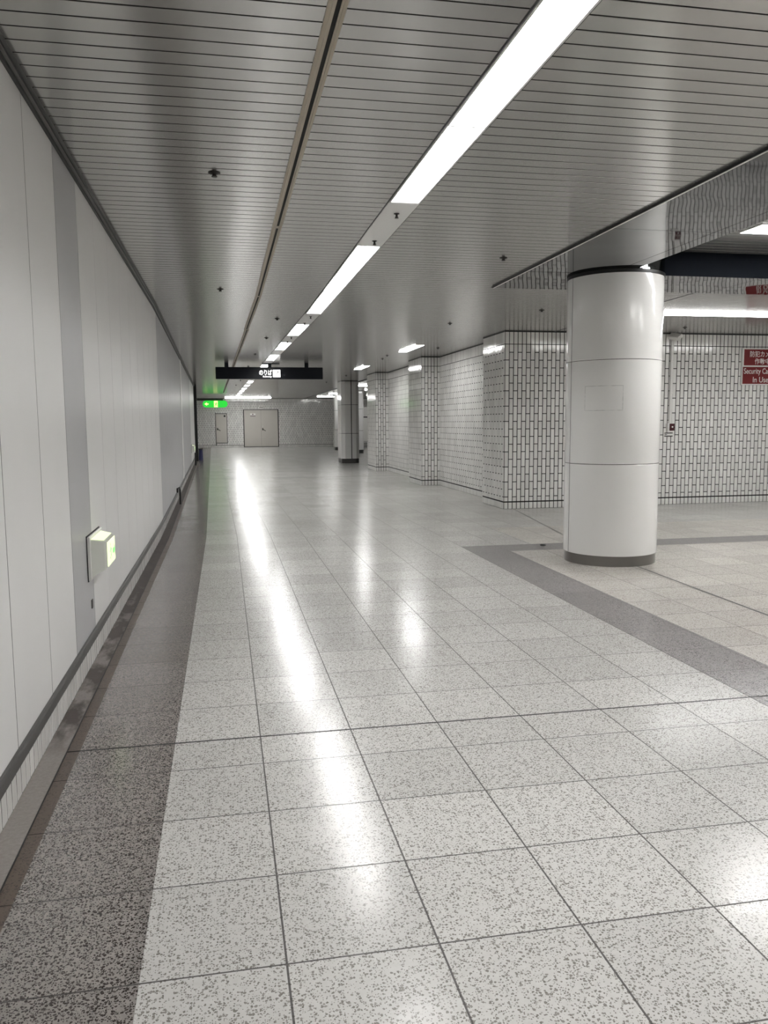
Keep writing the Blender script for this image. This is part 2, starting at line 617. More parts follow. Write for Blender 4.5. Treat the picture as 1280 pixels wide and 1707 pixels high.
mb = MB()                                     # polished beam soffit following the floor band
ZS = 2.752
seams = [-6.0, -4.2, -2.4, -0.6, 1.9, 3.74, 5.575, 7.262]
for y0, y1 in zip(seams[:-1], seams[1:]):
    mb.box(2.79, 3.582, y0 + 0.003, y1 - 0.003, ZS, H + 0.1, 'soffit')
    mb.box(3.588, 3.72, y0 + 0.003, y1 - 0.003, ZS, HB + 0.02, 'soffit')
for x0, x1 in ((2.79, 5.2), (5.2, 7.8), (7.8, XR)):
    mb.box(x0 + 0.003 * (x0 > 3), x1 - 0.003, 7.272, 8.2, ZS, H + 0.1, 'soffit')
mb.box(2.80, 3.70, -6, 8.19, ZS + 0.02, H + 0.12, 'void')
structure(mb.build('trim_3'))
mb = MB()
mb.box(2.764, 2.770, -6, 8.2, ZS - 0.002, H + 0.02, 'black')
mb.box(2.770, 2.782, -6, 8.2, ZS - 0.004, H + 0.02, 'plate')
mb.box(2.781, 2.790, -6, 8.2, ZS, H + 0.02, 'black')
structure(mb.build('trim_4'))
mb = MB()                                     # navy fascia where the beam drops below the bay ceiling
mb.box(3.722, XR, 7.262, 7.272, ZS, HB + 0.03, 'navy')
structure(mb.build('trim_5'))
mb = MB()                                     # ceiling movement joint above the floor joint
for (xa, ya), (xb, yb) in (((5.11, 8.22), (5.13, 9.0)), ((5.13, 9.0), (5.11, 12.12))):
    mb.add([(xa - 0.014, ya, H - 0.001), (xa + 0.014, ya, H - 0.001), (xb + 0.014, yb, H - 0.001), (xb - 0.014, yb, H - 0.001)], [(0, 1, 2, 3)], 'black')
structure(mb.build('trim_6'))
mb = MB()                                     # thin ceiling edge line beyond the square column
mb.box(4.60, 4.65, 24.6, YF, H - 0.012, H + 0.01, 'trim_grey')
mb.box(4.585, 4.60, 24.6, YF, H - 0.016, H + 0.01, 'black')
structure(mb.build('trim_7'))

# ------------------------------------------------------------------ left wall
mb = MB()
mb.box(-0.90, -0.779, -6, 10, 0.16, H + 0.02, 'grout')
mb.box(-0.90, -0.779, 10, 30.6, 0.16, H + 0.02, 'grout')
y = 3.056 - 0.61 * 15
n = -15
while y < 30.5:
    y1 = min(y + 0.61, 30.6)
    grey = n == 2 or 12 <= n <= 23 or 25 <= n <= 35
    g = 0.004 if n < 4 else 0.002
    mb.box(-0.784, -0.7708, y - g - 0.0002, y + g + 0.0002, 0.2, 2.722, 'black' if n < 4 else 'trim_grey')
    mb.box(-0.784, -0.770 if n != 24 else -0.764, y + g, y1 - g, 0.2, 2.722, 'panel_grey' if grey else 'panel', bev=0.0015)
    y += 0.61
    n += 1
structure(mb.build('wall_left', bend=True))

mb = MB()                                     # bumper rail
for y0, y1 in ((-6.0, 10.0), (10.0, 30.6)):
    mb.extrude_y([(-0.785, 0.150), (-0.759, 0.150), (-0.753, 0.158), (-0.753, 0.198), (-0.759, 0.207), (-0.785, 0.207)], y0, y1, 'charcoal')
structure(mb.build('trim_8', bend=True))
mb = MB()                                     # ceiling edge moulding over the left wall
for y0, y1 in ((-6.0, 10.0), (10.0, 30.6)):
    mb.box(-0.785, -0.757, y0, y1, 2.718, H, 'black')
    mb.box(-0.757, -0.744, y0, y1, 2.733, 2.762, 'trim_grey')
    mb.box(-0.744, -0.737, y0, y1, 2.738, H + 0.01, 'black')
structure(mb.build('trim_9', bend=True))
mb = MB()                                     # tiled skirting
tile_run(mb, (-0.785, 0.0), (-0.785, 10.0), 0.002, 0.150, (1, 0), stagger=False, gap=0.010, dep=0.002)
tile_run(mb, (-0.785, 10.0), (bx(-0.785, 30.6), 30.6), 0.002, 0.150, (1, 0), stagger=False, gap=0.010, dep=0.002)
mb.quad((-0.785, -6, 0), (-0.785, 10, 0), (-0.785, 10, 0.17), (-0.785, -6, 0.17), 'grout')
mb.quad((-0.785, 10, 0), (bx(-0.785, 30.6), 30.6, 0), (bx(-0.785, 30.6), 30.6, 0.17), (-0.785, 10, 0.17), 'grout')
structure(mb.build('baseboard_left'))
mb = MB()                                     # dark metal corner post ending the left wall
xe = bx(-0.77, 30.6)
mb.box(xe - 0.13, xe + 0.10, 30.6, 30.78, 0, H, 'black', bev=0.004)
structure(mb.build('trim_10'))

# ------------------------------------------------------------------ right tiled wall with its piers
poly = [(XR, 12.13), (4.303, 12.13), (4.303, 13.20), (4.60, 13.20), (4.60, 17.12), (4.197, 17.12), (4.197, 18.35),
        (4.57, 18.35), (4.57, 22.60), (4.212, 22.60), (4.212, 23.95), (12.6, 23.95)]
mb = MB()
for a, b in zip(poly[:-1], poly[1:]):
    dx, dy = b[0] - a[0], b[1] - a[1]
    L = math.hypot(dx, dy)
    nrm = (dy / L, -dx / L)
    # visible side is the corridor side
    if abs(dx) > abs(dy):
        nrm = (0, -1) if a[1] < 23.9 else (0, 1)
    else:
        nrm = (-1, 0)
    if a[1] > 23.9 and abs(dx) > 1:
        mb.quad((a[0], a[1], 0), (b[0], b[1], 0), (b[0], b[1], H), (a[0], a[1], H), 'white')
    elif b[0] < a[0]:
        tiled_wall(mb, b, a, nrm)
    else:
        tiled_wall(mb, a, b, nrm)
structure(mb.build('wall_right'))
mb = MB()                                     # shadow gap trim along the top of the tiles
for a, b in zip(poly[:-2], poly[1:-1]):
    x0, x1 = min(a[0], b[0]), max(a[0], b[0])
    y0, y1 = min(a[1], b[1]), max(a[1], b[1])
    if y1 - y0 < 1e-6:
        mb.box(x0 - 0.008, x1, y0 - 0.010, y0, H - 0.014, H + 0.01, 'black')
    else:
        mb.box(x0 - 0.010, x0, y0, y1, H - 0.014, H + 0.01, 'black')
structure(mb.build('trim_11'))

# ------------------------------------------------------------------ far wall and the parts of the hall out of sight
doors = [(-0.46, 0.20, 0.24, 1.93), (1.12, 3.10, 0.0, 2.15)]
mb = MB()
X0 = -3.9
tiled_wall(mb, (X0, YF), (12.6, YF), (0, -1), skip=[(d[0] - X0 - 0.004, d[1] - X0 + 0.004, d[2] - 0.004, d[3] + 0.004) for d in doors])
structure(mb.build('wall_far'))
mb = MB()
mb.box(12.6, 12.7, 23.9, YF, 0, H + 0.1, 'white')
mb.box(XR, XR + 0.1, -6, 12.2, 0, HB + 0.2, 'panel')
structure(mb.build('wall_hall'))
mb = MB()
mb.box(-4.0, -3.9, 30.5, YF, 0, H + 0.1, 'panel')
mb.box(-3.9, xe - 0.13, 30.6, 30.7, 0, H + 0.1, 'panel')
structure(mb.build('wall_passage'))
mb = MB()
mb.box(-1.9, XR, -6.1, -6.0, 0, HB + 0.2, 'panel')
structure(mb.build('wall_back'))
mb = MB()                                     # stub of wall the exit sign is bracketed to
mb.box(-2.6, -1.42, 40.7, 41.3, 0, H, 'panel')
structure(mb.build('wall_stub'))

# doors in the far wall
def leaf(name, x0, x1, z0, z1, y):
    m_ = MB()
    m_.box(x0, x1, y, y + 0.04, z0, z1, 'door', bev=0.004)
    return m_.build(name)


def handle(parent, x, z, y, s):
    m_ = MB()
    m_.box(x - 0.03, x + 0.03, y - 0.012, y, z - 0.06, z + 0.06, 'black', bev=0.003)
    m_.tube([(x, y - 0.01, z), (x, y - 0.055, z), (x + s * 0.05, y - 0.06, z - 0.03), (x + s * 0.16, y - 0.06, z - 0.10)], 0.016, 'dark_metal')
    return m_.build('door_handle', parent)


d = doors[0]
d1 = structure(leaf('door_1', d[0] + 0.03, d[1] - 0.03, d[2] + 0.03, d[3] - 0.03, YF - 0.03))
f_ = MB()
for x0, x1, z0, z1 in ((d[0], d[0] + 0.03, d[2], d[3]), (d[1] - 0.03, d[1], d[2], d[3]), (d[0] + 0.03, d[1] - 0.03, d[3] - 0.03, d[3]), (d[0] + 0.03, d[1] - 0.03, d[2], d[2] + 0.03)):
    f_.box(x0, x1, YF - 0.035, YF + 0.02, z0, z1, 'charcoal')
f_.build('door_frame', d1)
handle(d1, d[0] + 0.11, 1.05, YF - 0.03, 1)
f_ = MB()
f_.lathe([(0.035, 0), (0.055, 0), (0.055, 0.01), (0.035, 0.01)], 'black', seg=16)
o = f_.build('door_badge', d1)
o.matrix_world = Matrix.Translation((d[1] - 0.14, YF - 0.045, d[3] - 0.15)) @ Matrix.Rotation(PI / 2, 4, 'X')
d = doors[1]
mid = (d[0] + d[1]) / 2
d2 = structure(leaf('door_2', d[0] + 0.035, mid - 0.004, 0.035, d[3] - 0.035, YF - 0.03))
d3 = structure(leaf('door_3', mid + 0.004, d[1] - 0.035, 0.035, d[3] - 0.035, YF - 0.03))
f_ = MB()
for x0, x1, z0, z1 in ((d[0], d[0] + 0.035, 0, d[3]), (d[1] - 0.035, d[1], 0, d[3]), (d[0] + 0.035, d[1] - 0.035, d[3] - 0.035, d[3]), (d[0] + 0.035, d[1] - 0.035, 0, 0.035)):
    f_.box(x0, x1, YF - 0.04, YF + 0.02, z0, z1, 'charcoal')
f_.box(mid - 0.012, mid + 0.012, YF - 0.005, YF, 0.035, d[3] - 0.035, 'black')
f_.build('door_frame', d2)
handle(d3, mid + 0.09, 1.02, YF - 0.03, 1)
f_ = MB()
f_.box(mid + 0.06, mid + 0.12, YF - 0.036, YF - 0.03, 1.14, 1.22, 'alu')
f_.build('lock_plate', d3)
mb = MB()
mb.box(1.50, 1.80, YF - 0.036, YF - 0.0305, 1.76, 1.93, 'white')
mb.box(1.50, 1.80, YF - 0.040, YF - 0.036, 1.765, 1.80, 'maroon')
mb.box(1.62, 1.68, YF - 0.040, YF - 0.036, 1.84, 1.90, 'maroon')
tag(mb.build('door_notice'), 'small white notice with dark mark on left leaf of far double door', 'notice', kind='thing')
mb = MB()
mb.box(2.0, 2.28, YF - 0.03, YF - 0.007, 2.2, 2.32, 'white', bev=0.003)
mb.box(2.03, 2.25, YF - 0.032, YF - 0.030, 2.245, 2.275, 'charcoal')
tag(mb.build('room_plate'), 'small pale name plate on tiles above the far double door', 'sign', kind='thing')

# ------------------------------------------------------------------ round column
cx, cy, cr = 3.74, 7.42, 0.45
col = thing('round_column', (0, 0, 0), 'big round white enamel column with dark steel base ring', 'column')
seam = math.radians(184)
gapa = 0.004 / cr
for z0, z1 in ((0.100, 0.968), (0.973, 1.940), (1.945, 2.724)):
    mb = MB()
    for a0, a1 in ((seam + gapa, seam + PI - gapa), (seam + PI + gapa, seam + 2 * PI - gapa)):
        mb.lathe([(cr - 0.02, z0), (cr - 0.002, z0), (cr, z0 + 0.003), (cr, z1 - 0.003), (cr - 0.002, z1), (cr - 0.02, z1)], 'column', (cx, cy, 0), 48, a0, a1)
    mb.build('column_drum', col, smooth=True)
mb = MB()
mb.lathe([(cr - 0.015, 0.08), (cr - 0.015, 2.73)], 'black', (cx, cy, 0), 64)
tag(mb.build('core', col, smooth=True), 'black joint behind the panels')
mb = MB()
mb.lathe([(cr - 0.012, 0.0), (cr - 0.012, 0.102)], 'steel', (cx, cy, 0), 72)
tag(mb.build('base_ring', col, smooth=True), 'dark brushed steel base ring')
mb = MB()
mb.lathe([(cr + 0.004, 2.722), (cr + 0.006, 2.724), (cr + 0.006, 2.7515)], 'black', (cx, cy, 0), 72)
tag(mb.build('collar', col, smooth=True), 'black collar under the ceiling')
mb = MB()
loop = []
for (fa, fz), (ga, gz) in (((0, 0), (1, 0)), ((1, 0), (1, 1)), ((1, 1), (0, 1)), ((0, 1), (0, 0))):
    for q in range(12):
        loop.append((fa + (ga - fa) * q / 12, fz + (gz - fz) * q / 12))
vs, fs = [], []
r_ = cr + 0.0006
for fa, fz in loop:
    wv = random.uniform(0.0006, 0.0042)
    sa, sz = (fa - 0.5) * 2, (fz - 0.5) * 2
    mx = max(abs(sa), abs(sz))
    for sg_ in (-1, 1):
        a = math.radians(-127.7) + (sa * 22.75 * PI / 180) * (1 + sg_ * wv / 0.18 / max(mx, .1))
        z = 1.588 + sz * 0.113 * (1 + sg_ * wv / 0.113)
        vs.append((cx + r_ * math.cos(a), cy + r_ * math.sin(a), z))
nl = len(loop)
for q in range(nl):
    p = (q + 1) % nl
    fs.append((2 * q, 2 * p, 2 * p + 1, 2 * q + 1))
mb.add(vs, fs, 'residue')
tag(mb.build('tape_residue', col), 'faint grey outline left by a removed poster')
mb = MB()                                     # column casing rising into the higher bay
arc = [(cx + cr * math.cos(a), cy + cr * math.sin(a)) for a in [math.radians(-88 + i * 3.3) for i in range(21)]]
arc = [p for p in arc if p[0] > 3.724 and p[1] < 7.258]
mb.prism([(3.724, 7.258)] + arc + ([(arc[-1][0], 7.258)] if arc else []), ZS, HB, 'soffit')
structure(mb.build('trim_12'))


# ------------------------------------------------------------------ far columns
def square_column(x0, x1, y0, y1, ch, label, seamx=None):
    t = thing('square_column', ((x0 + x1) / 2, (y0 + y1) / 2, 0), label, 'column')
    hx, hy = (x1 - x0) / 2, (y1 - y0) / 2
    oct_ = lambda i: [(-hx + ch + i, -hy + i), (hx - ch - i, -hy + i), (hx - i, -hy + ch + i), (hx - i, hy - ch - i), (hx - ch - i, hy - i), (-hx + ch + i, hy - i), (-hx + i, hy - ch - i), (-hx + i, -hy + ch + i)]
    for z0, z1 in ((0.155, 1.0), (1.012, 1.96), (1.972, H - 0.02)):
        m_ = MB()
        if seamx is None:
            m_.prism(oct_(0), z0, z1, 'column')
        else:
            s = seamx
            m_.prism([(-hx + ch, -hy), (s - 0.014, -hy), (s - 0.014, hy), (-hx + ch, hy), (-hx, hy - ch), (-hx, -hy + ch)], z0, z1, 'column')
            m_.prism([(s + 0.014, -hy), (hx - ch, -hy), (hx, -hy + ch), (hx, hy - ch), (hx - ch, hy), (s + 0.014, hy)], z0, z1, 'column')
        m_.build('column_panel', t)
    m_ = MB()
    m_.prism(oct_(0.012), 0.05, H - 0.002, 'black')
    m_.build('core', t)
    m_ = MB()
    m_.prism(oct_(0.010), 0.0, 0.15, 'charcoal')
    tag(m_.build('base', t), 'dark base plinth')
    return t


square_column(3.90, 4.50, 27.2, 28.3, 0.11, 'pale square column with chamfered edges standing left of the tiled piers', 0.03)
square_column(5.42, 5.98, 40.2, 40.8, 0.06, 'distant white column just left of the chamfered square column')
square_column(5.60, 6.12, 35.8, 36.4, 0.06, 'narrow white column seen between square column and tiled pier')

# white display panels on the hall wall seen through the slit
mb = MB()
mb.box(7.1, 7.62, 43.2, 43.35, 0.35, 2.2, 'white', bev=0.01)
mb.box(7.06, 7.66, 43.18, 43.37, 1.62, 1.68, 'black')
mb.box(7.06, 7.66, 43.18, 43.37, 0.30, 0.36, 'alu')
mb.box(7.06, 7.12, 43.2, 43.35, 0.0, 0.35, 'alu')
mb.box(7.60, 7.66, 43.2, 43.35, 0.0, 0.35, 'alu')
tag(mb.build('notice_stand'), 'tall white notice stand glimpsed in the slit beside the farthest pier', 'sign', kind='thing')


# ------------------------------------------------------------------ ceiling light strip
def light_unit(name, length, label, group, tube='tube'):
    """recessed trough: white frame rails and end lips, lit diffuser above, lampholders at both ends; origin at its near end"""
    t = thing(name, (0, 0, 0), label, 'ceiling light', group)
    f = MB()
    hw, L = 0.099, length
    for s in (-1, 1):
        xa, xb = sorted((s * hw, s * (hw - 0.010)))
        f.box(xa, xb, 0.0, L, -0.004, 0.090, 'frame_white')
    f.box(-hw + 0.010, hw - 0.010, 0.0, 0.006, 0.0, 0.090, 'frame_white')
    f.box(-hw + 0.010, hw - 0.010, L - 0.006, L, 0.0, 0.090, 'frame_white')
    f.box(-hw + 0.010, hw - 0.010, 0.006, L - 0.006, 0.078, 0.090, 'frame_white')
    f.build('frame', t)
    g = MB()
    g.box(-hw + 0.012, hw - 0.012, 0.007, L - 0.007, 0.068, 0.076, tube)
    g.build('diffuser', t)
    for ye, s in ((0.012, 1), (L - 0.012, -1)):
        h = MB()
        h.tube([(-0.06, ye + s * 0.01, 0.060), (-0.052, ye + s * 0.09, 0.052), (-0.025, ye + s * 0.13, 0.050), (0.005, ye + s * 0.07, 0.050), (0.025, ye + s * 0.10, 0.050), (0.055, ye + s * 0.03, 0.056)], 0.011, 'holder', 8)
        h.build('lampholder', t)
    return t


XS = 1.166
ordn = ['first', 'second', 'third', 'fourth', 'fifth', 'sixth', 'seventh', 'eighth', 'ninth', 'tenth', 'eleventh', 'twelfth', 'thirteenth', 'fourteenth', 'fifteenth', 'sixteenth', 'seventeenth', 'eighteenth']
GS = 'lit panels of the long ceiling light strip'
units = []
u0 = light_unit('ceiling_light', 1.35, 'lit ceiling trough panel at top edge of photo, ending where the second begins', GS)
u0.location = (XS, 2.51, H)
near = [(2.51, None), (3.86, 'lit ceiling trough panel just before the nearest blank cover plate'),
        (6.51, 'lit ceiling trough panel just beyond the nearest blank cover plate'),
        (7.86, 'middle of three joined lit panels between the two nearest blank plates'),
        (9.21, 'last of three joined lit panels, right before the second blank plate')]
for yy, lab in near[1:]:
    o = copy_thing(u0, (bx(XS, yy), yy, H), lab)
for i, yy in enumerate((1.16, -0.19, -1.54, -2.89, -4.24)):
    copy_thing(u0, (XS, yy, H), ('lit ceiling trough panel overhead, joined behind the nearest one, %s back from it' % ordn[i]))
u1 = light_unit('ceiling_light', 1.50, 'single lit ceiling panel following the second blank plate', GS, 'tube_high')
u1.location = (bx(XS, 11.74), 11.74, H)
u1.rotation_euler = (0, 0, BEND)
yy = 14.38
i = 0
while yy < 45:
    if yy < 19:
        lab = 'single lit ceiling panel, %s after the second blank plate, before the black sign' % ordn[i + 1]
    else:
        lab = 'small far lit ceiling panel, %s one counted from the hanging sign along the strip' % ordn[i - 2]
    copy_thing(u1, (bx(XS, yy), yy, H), lab, BEND)
    yy += 2.64
    i += 1
# blank cover plates between the lit panels
def cover_plate(length, label):
    f = MB()
    f.box(-0.101, 0.101, 0.004, length - 0.004, -0.003, 0.03, 'plate', bev=0.002)
    return tag(f.build('cover_plate'), label, 'ceiling plate', 'blank plates in the ceiling light strip', 'thing')


def sprinkler(mbx):
    mbx.lathe([(0.0, 0.0), (0.019, 0.0), (0.019, -0.003), (0.008, -0.006), (0.007, -0.018), (0.010, -0.020), (0.010, -0.024), (0.004, -0.027), (0.014, -0.028), (0.014, -0.030), (0.0, -0.031)], 'dark_metal', seg=14)


sp = MB()
sprinkler(sp)
sp0 = tag(sp.build('sprinkler_head'), 'dark sprinkler head at near end of the nearest blank plate', 'sprinkler', 'sprinkler heads in the light strip', 'thing')
sp0.location = (1.172, 5.47, H - 0.003)


def copy_mesh(o, loc, label, rz=0.0, group=None):
    c = o.copy()
    COL.objects.link(c)
    c.location = loc
    c.rotation_euler = (0, 0, rz)
    c['label'] = label
    if group:
        c['group'] = group
    return c


copy_mesh(sp0, (1.175, 6.30, H - 0.003), 'dark sprinkler head at far end of the nearest blank plate')
pl = cover_plate(1.30, 'nearest blank white plate in the ceiling light strip, with two sprinklers')
pl.location = (XS, 5.208, H)
pl2 = cover_plate(1.18, 'second blank white plate in the strip, after the three joined panels')
pl2.location = (bx(XS, 10.56), 10.56, H)
pl2.rotation_euler = (0, 0, BEND)
for k2, (ya, wh) in enumerate(((10.81, 'near'), (11.53, 'far'))):
    copy_mesh(sp0, (bx(1.168, ya), ya, H - 0.003), 'dark sprinkler head at %s end of the second blank plate' % wh)
pl3 = cover_plate(1.13, 'third blank plate in the strip, between single lit panels')
pl3.location = (bx(XS, 13.245), 13.245, H)
pl3.rotation_euler = (0, 0, BEND)
for ya, wh in ((13.45, 'near'), (14.15, 'far')):
    copy_mesh(sp0, (bx(1.166, ya), ya, H - 0.003), 'tiny sprinkler head at %s end of the third blank plate' % wh)
yy = 15.885
i = 3
while yy < 45:
    if yy < 18:
        lab = 'fourth blank plate in the strip, last one before the hanging sign'
    elif yy < 19:
        lab = 'blank plate in the strip right above the hanging sign'
    else:
        lab = 'small far blank plate in the strip, %s one beyond the hanging sign' % ordn[i - 5]
    copy_mesh(pl3, (bx(XS, yy), yy, H), lab, BEND)
    yy += 2.64
    i += 1

# shadow line painted as black strips in the gaps beside the light slot
mb = MB()
for y0, y1 in ((-6.0, 10.0), (10.0, 46.0)):
    mb.box(1.0565, 1.0635, y0, y1, H - 0.001, H + 0.07, 'black')
    mb.box(1.2675, 1.2705, y0, y1, H - 0.001, H + 0.07, 'black')
structure(mb.build('trim_13', bend=True))

# ------------------------------------------------------------------ slot air diffuser in the ceiling
def slot_diffuser(L, label):
    t = thing('slot_diffuser', (0, 0, 0), label, 'air vent', 'sections of the beige ceiling slot vent')
    f = MB()
    # left flange with a step, right flange with a rib
    f.extrude_y([(-0.0335, 0.012), (-0.0335, -0.003), (-0.020, -0.006), (-0.016, -0.002), (-0.005, -0.002), (-0.005, 0.012)], 0.002, L - 0.002, 'beige')
    f.extrude_y([(0.012, 0.012), (0.012, -0.002), (0.018, -0.002), (0.022, -0.006), (0.0335, -0.003), (0.0335, 0.012)], 0.002, L - 0.002, 'beige')
    f.box(-0.005, 0.012, 0.002, 0.03, -0.002, 0.012, 'beige')
    f.box(-0.005, 0.012, L - 0.03, L - 0.002, -0.002, 0.012, 'beige')
    f.build('frame', t)
    g = MB()
    g.box(-0.0048, 0.0118, 0.03, L - 0.03, 0.001, 0.012, 'void')
    g.build('slot', t)
    return t


XV = 0.412
sd = slot_diffuser(3.23, 'beige slot air vent section nearest the viewer, ending left of the nearest blank plate')
sd.location = (XV, 2.75, H - 0.002)
copy_thing(sd, (XV, -0.48, H - 0.002), 'beige slot air vent section at the very top edge of the photo')
copy_thing(sd, (XV, -3.71, H - 0.002), 'beige slot air vent section overhead behind the viewer')
labs = ['second beige slot vent section, left of the three joined lit panels', 'third beige slot vent section, beside the second blank plate',
        'fourth beige slot vent section, ending in front of the hanging sign', 'fifth beige slot vent section, crossing above the hanging sign',
        'first beige slot vent section seen below the hanging sign', 'second slot vent section beyond the hanging sign', 'third slot vent section beyond the hanging sign',
        'fourth slot vent section beyond the hanging sign', 'slot vent section above the green exit sign', 'last slot vent section before the far wall']
yy = 5.98
for lab in labs:
    ym = yy
    copy_thing(sd, (bx(XV, ym), ym, H - 0.002), lab, BEND if ym > 9 else 0.0)
    yy += 3.23

# ------------------------------------------------------------------ ceiling sensors
sn = MB()
sn.lathe([(0.0, 0.0), (0.034, 0.0), (0.034, -0.004), (0.020, -0.008), (0.012, -0.010), (0.012, -0.017), (0.017, -0.019), (0.015, -0.023), (0.0, -0.024)], 'dark_metal', seg=16)
sn0 = tag(sn.build('ceiling_sensor'), 'dark ceiling sensor nearest the viewer, left of the beige slot vent', 'sensor', 'dark sensors dotted over the ceiling', 'thing')
sn0.location = (-0.012, 4.778, H)
for (px, py, lab) in [(0.004, 8.788, 'second dark ceiling sensor left of the beige slot vent'),
                      (0.741, 11.114, 'dark ceiling sensor between slot vent and light strip, beside second blank plate'),
                      (2.383, 6.782, 'dark ceiling sensor left of the grey beam edge'),
                      (3.969, 9.835, 'dark ceiling sensor left of the round column, under its collar height'),
                      (3.191, 11.321, 'dark ceiling sensor over the corridor in front of the first tiled pier'),
                      (4.018, 15.084, 'dark ceiling sensor close above the recessed tiles after first pier'),
                      (3.472, 17.772, 'dark ceiling sensor between the two long ceiling lights by the piers'),
                      (3.40, 16.9, 'dark ceiling sensor just past the nearer pier-side light'),
                      (3.624, 24.218, 'dark ceiling sensor in front of the chamfered square column'),
                      (3.527, 28.208, 'dark ceiling sensor left of the chamfered square column top'),
                      (0.725, 13.611, 'dark ceiling sensor between vent and strip, beside third blank plate'),
                      (0.66, 16.8, 'dark ceiling sensor in front of the hanging sign'),
                      (0.632, 20.4, 'dark ceiling sensor right behind the hanging sign posts'),
                      (0.581, 27.147, 'first dark ceiling sensor seen below the hanging sign'),
                      (0.486, 30.573, 'second dark ceiling sensor seen below the hanging sign'),
                      (6.876, 11.358, 'dark ceiling sensor right of the round column near the tiled wall')]:
    copy_mesh(sn0, (px, py, H), lab)


# ------------------------------------------------------------------ other ceiling lights
def batten(L, wd, label, group, drop=0.03, tube='tube'):
    """surface light running along local X, lit on its underside and long sides"""
    t = thing('ceiling_light', (0, 0, 0), label, 'ceiling light', group)
    f = MB()
    f.box(0, L, -wd / 2, wd / 2, -0.006, 0.0, 'frame_white')
    f.box(0, 0.006, -wd / 2, wd / 2, -drop, -0.006, 'frame_white')
    f.box(L - 0.006, L, -wd / 2, wd / 2, -drop, -0.006, 'frame_white')
    f.build('frame', t)
    g = MB()
    g.box(0.007, L - 0.007, -wd / 2 + 0.003, wd / 2 - 0.003, -drop + 0.001, -0.007, tube)
    g.build('diffuser', t)
    return t


lp = batten(1.45, 0.165, 'slim lit ceiling light beside the second tiled pier, nearer of two', 'ceiling lights along the tiled piers', 0.012, 'tube_high')
lp.location = (3.52, 14.47, H)
lp.rotation_euler = (0, 0, PI / 2)
copy_thing(lp, (3.49, 19.9, H), 'slim lit ceiling light beside the third tiled pier, farther of two', PI / 2)
lc = batten(1.9, 0.16, 'bright light tube right of the round column, running along the tiled wall', 'light tubes along the tiled wall', 0.02)
lc.location = (5.60, 9.87, H)
copy_thing(lc, (7.51, 9.87, H), 'bright light tube continuing past the right photo edge above the red sign')
lb = batten(1.6, 0.30, 'wide bright light in the higher bay, cut by the right photo edge', 'lights of the side bay', 0.008)
lb.location = (4.34, 6.23, HB)
copy_thing(lb, (6.4, 6.23, HB), 'added unseen wide bay light right outside the photo, next in its row')  # this and the next copies: unseen lights added to brighten the bay
copy_thing(lb, (4.34, 2.6, HB), 'added unseen wide bay light nearer the viewer outside the photo')
copy_thing(lb, (6.4, 2.6, HB), 'added unseen wide bay light nearer the viewer, farther right outside the photo')
lf = batten(2.5, 0.12, 'long thin light tube in front of the far wall, above the double door', 'light tubes at the far end', 0.04, 'tube_high')
lf.location = (0.10, 45.3, H - 0.0)
lg = batten(1.1, 0.09, 'short light tube at far end left of the distant white column, lower one', 'short light tubes in the far hall', 0.03, 'tube_high')
lg.location = (4.93, 43.6, H)
copy_thing(lg, (5.02, 39.4, H), 'short light tube at far end left of the distant white column, upper one')
copy_thing(lg, (5.95, 34.6, H), 'short light tube in the slit right of the chamfered square column, lower one')
copy_thing(lg, (5.0, 30.6, H), 'short light tube in the slit right of the chamfered square column, upper one')
copy_thing(lg, (7.2, 41.2, H), 'tiny lowest light tube in the slit beside the farthest tiled pier')
copy_thing(lg, (8.6, 37.5, H), 'light tube of the far hall hidden behind the farthest tiled pier')
copy_thing(lg, (8.6, 31.0, H), 'light tube of the far hall hidden behind the third tiled pier')


# ------------------------------------------------------------------ writing
def text_mesh(name, body, x0, z0, wdt, hgt, y, mat, parent, depth=0.002, bold=0.0):
    """lettering on a board facing -Y: fitted into the box x0, z0, wdt, hgt"""
    c = bpy.data.curves.new(name, 'FONT')
    c.body = body
    c.extrude = 0.0
    c.offset = bold
    t = bpy.data.objects.new(name, c)
    COL.objects.link(t)
    bpy.context.view_layer.update()
    dg = bpy.context.evaluated_depsgraph_get()
    me = bpy.data.meshes.new_from_object(t.evaluated_get(dg))
    bpy.data.objects.remove(t)
    xs_ = [v.co.x for v in me.vertices]
    ys_ = [v.co.y for v in me.vertices]
    ax, bx_, ay, by = min(xs_), max(xs_), min(ys_), max(ys_)
    for v in me.vertices:
        v.co = Vector((x0 + (v.co.x - ax) / (bx_ - ax) * wdt, y, z0 + (v.co.y - ay) / (by - ay) * hgt))
    me.materials.clear()
    me.materials.append(M[mat])
    bm = bmesh.new()
    bm.from_mesh(me)
    r = bmesh.ops.extrude_face_region(bm, geom=bm.faces[:])
    bmesh.ops.translate(bm, verts=[g for g in r['geom'] if isinstance(g, bmesh.types.BMVert)], vec=(0, depth, 0))
    bmesh.ops.recalc_face_normals(bm, faces=bm.faces)
    bm.to_mesh(me)
    bm.free()
    o = bpy.data.objects.new(name, me)
    COL.objects.link(o)
    if parent:
        o.parent = parent
    return o


